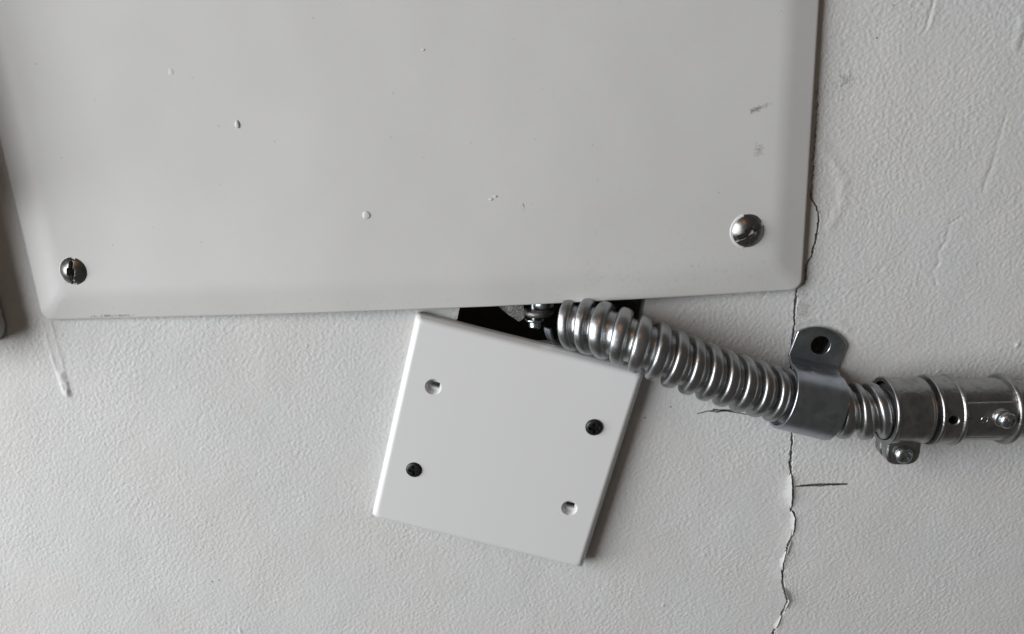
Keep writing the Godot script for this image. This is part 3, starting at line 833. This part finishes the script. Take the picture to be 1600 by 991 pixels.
func build_connector() -> void:
	var o := Vector3(-2.5, -99.5, -1.0)
	var t := thing("clamp_connector", "small clamp connector with a slotted bolt at the conduit's end in the opening", "connector", o)
	var down := Transform3D(Basis(Vector3(0, -1, 0), Vector3(1, 0, 0), Vector3(0, 0, 1)), Vector3.ZERO)
	var V := func(a: float, b: float) -> Vector2: return Vector2(a, b)
	# lug: a rounded cast washer the bolt passes through, and a second flange under it
	var lug := MB.new()
	lug.lathe(Transform3D(down.basis, Vector3(2.0, 0, 0)), [[V.call(-1.5, 2.0), V.call(-1.5, 6.2)], [V.call(-1.5, 6.2), V.call(-1.1, 7.0), V.call(0.0, 7.3), V.call(1.0, 7.1), V.call(1.6, 6.3)], [V.call(1.6, 6.3), V.call(1.7, 2.0)]], 56)
	put("lug", lug, M.rough_cast, t)
	var web := MB.new()
	web.lathe(Transform3D(down.basis, Vector3(4.5, 3.2, -1.0)), [[V.call(-4.0, 5.0), V.call(-1.0, 5.4), V.call(0.8, 5.2), V.call(1.4, 4.0)]], 40)
	put("upper_lug", web, M.zinc, t)
	var bolt := MB.new()
	bolt.lathe(down, [[V.call(-9.0, 1.7), V.call(7.0, 1.7)]], 28)
	# washer flange and rounded head
	bolt.lathe(down, [[V.call(3.3, 1.0), V.call(3.3, 4.6)], [V.call(3.3, 4.6), V.call(3.8, 4.9), V.call(4.4, 4.5), V.call(4.9, 3.0)]], 44)
	put("bolt", bolt, M.zinc, t)
	var head := screw_head(t, Vector3(0, -7.2, 0), Basis.from_euler(Vector3(PI / 2 - 0.25, 0, 0)), 3.2, 1.6, "slot", 0.3, M.zinc, "bolt_head", 1.0)
	var skirt := MB.new()
	skirt.lathe(Transform3D(Basis(Vector3(0, 0, 1), Vector3(1, 0, 0), Vector3(0, 1, 0)), Vector3.ZERO), [[V.call(-2.6, 3.1), V.call(0.6, 3.25)]], 40)
	put("head_skirt", skirt, M.zinc, head)
	# rough wedge of the cast body to the left
	var body := MB.new()
	var f := [Vector3(-20, 8, -6), Vector3(-5.5, 8, -4), Vector3(-5.2, -4.0, -4), Vector3(-8, -6.2, -5), Vector3(-13, -2.8, -6), Vector3(-18.5, 2.0, -8)]
	var fr := PackedVector3Array(); var bk := PackedVector3Array(); var mid := PackedVector3Array()
	for q in f: fr.append(q); mid.append(q + Vector3(0.4 * signf(q.x + 12.0), -0.4, -0.8)); bk.append(q + Vector3(0, 0, -16))
	body.fan(fr, Vector3(-11, 2, -5.2))
	var g := fr.duplicate(); g.append_array(mid); body.grid(g, 2, f.size(), true)
	g = mid.duplicate(); g.append_array(bk); body.grid(g, 2, f.size(), true)
	put("cast_body", body, M.rough_cast, t)
	# steel band hugging the conduit's end
	var band := MB.new()
	var c: Vector3 = Vector3(12.0, -103.5, -3.0) - o
	var ax := (FLEX[2] - FLEX[0]).normalized()
	var up := (Vector3(0, 0, 1) - ax * ax.z).normalized()
	var bt := Transform3D(Basis(ax, up, ax.cross(up)), c)
	band.lathe(bt, [[V.call(-4.0, 13.2), V.call(-0.6, 13.6), V.call(0.0, 14.2)], [V.call(0.0, 14.2), V.call(0.1, 12.8)], [V.call(0.1, 12.8), V.call(-4.0, 12.6)]], 60, 0.25, 3.6)
	put("clamp_band", band, M.strap, t)

# ---------------------------------------------------------------- light sources outside the frame
func build_lights() -> void:
	var aim := Vector3(0.0, -0.12, 0.0)
	var at := Vector3(-1.62, 0.22, 0.92)
	var w := 1.5; var h := 1.6
	var b := Basis.looking_at(aim - at, Vector3.UP)
	var t := thing("window", "daylit window beyond the end of the wall", "window")
	t.transform = Transform3D(b, at)
	var pane := MB.new()
	pane.quad(Vector3(-w * 500, h * 500, 30), Vector3(w * 500, h * 500, 30), Vector3(-w * 500, -h * 500, 30), Vector3(w * 500, -h * 500, 30))
	var pm := StandardMaterial3D.new(); pm.albedo_color = Color(0.5, 0.5, 0.5); pm.emission_enabled = true; pm.emission = Color(0.9, 0.96, 1.0); pm.emission_energy_multiplier = 1.0
	put("window_pane", pane, pm, t)
	var fm := MB.new()
	for s in [[-w / 2 - 0.03, 0.0, 0.06, h + 0.12], [w / 2 + 0.03, 0.0, 0.06, h + 0.12], [0.0, h / 2 + 0.03, w, 0.06], [0.0, -h / 2 - 0.03, w, 0.06]]:
		var bx := BoxMesh.new(); bx.size = Vector3(s[2], s[3], 0.05)
		var o := MeshInstance3D.new(); o.name = "window_frame"; o.mesh = bx; o.position = Vector3(s[0], s[1], 0.03); o.material_override = M.speck
		t.add_child(o, true)
	var l := AreaLight3D.new(); l.name = "window_daylight"; l.area_size = Vector2(w, h); l.area_normalize_energy = true
	l.light_color = Color(0.99, 0.995, 1.0); l.light_energy = 5.3; l.shadow_enabled = true; l.area_range = 8.0
	l.transform = Transform3D(Basis.IDENTITY, Vector3(0, 0, 0.0))
	t.add_child(l)
	# a small warm lamp behind and above the viewer, mirrored in the screw heads
	var lt := thing("lamp_bulb", "small warm lamp bulb above and behind the viewer", "lamp", Vector3(-130, 900, 900))
	var bulb := MB.new(); var prof := []
	for k in 13:
		var a := PI * k / 12.0
		prof.append(Vector2(-30.0 * cos(a), maxf(0.05, 30.0 * sin(a))))
	bulb.lathe(Transform3D.IDENTITY, [prof], 24)
	var bm := StandardMaterial3D.new(); bm.albedo_color = Color(1, 0.8, 0.5); bm.emission_enabled = true; bm.emission = Color(1.0, 0.62, 0.30); bm.emission_energy_multiplier = 12.0
	put("bulb", bulb, bm, lt)
	var ol := OmniLight3D.new(); ol.name = "lamp_light"; ol.light_color = Color(1.0, 0.72, 0.45); ol.light_energy = 0.03; ol.light_size = 0.03; ol.omni_range = 8.0; ol.omni_attenuation = 2.0; ol.shadow_enabled = true
	lt.add_child(ol)

func _ready() -> void:
	# camera
	var cam := Camera3D.new(); cam.name = "camera"; cam.fov = 46.62; cam.near = 0.01; cam.far = 20.0; cam.keep_aspect = Camera3D.KEEP_HEIGHT
	cam.transform = Transform3D(Basis(Vector3(0.99848794, -0.04898088, -0.02495396), Vector3(0.04007839, 0.95934327, -0.27938183), Vector3(0.03762378, 0.27795928, 0.95985577)).orthonormalized(), Vector3(0, 0, 0.35))
	add_child(cam); cam.current = true
	# surroundings: the dim, even light of the room
	var env := Environment.new()
	env.background_mode = Environment.BG_COLOR; env.background_color = Color(0.29, 0.28, 0.265); env.background_energy_multiplier = 1.0
	env.tonemap_mode = Environment.TONE_MAPPER_LINEAR; env.tonemap_exposure = 1.0
	env.sdfgi_enabled = true; env.ssao_enabled = true; env.ssil_enabled = true
	var we := WorldEnvironment.new(); we.name = "environment"; we.environment = env; add_child(we)
	make_materials()
	M.wall_far = paint(grey(0.635), 0.52, 60, 0.8, 99, 0.05)
	build_lights()
	build_wall()
	build_cover()
	build_neighbour()
	build_plate()
	build_opening(get_node("wall"))
	build_connector()
	build_flex()
	build_strap()
	build_coupling()
	build_pipe()
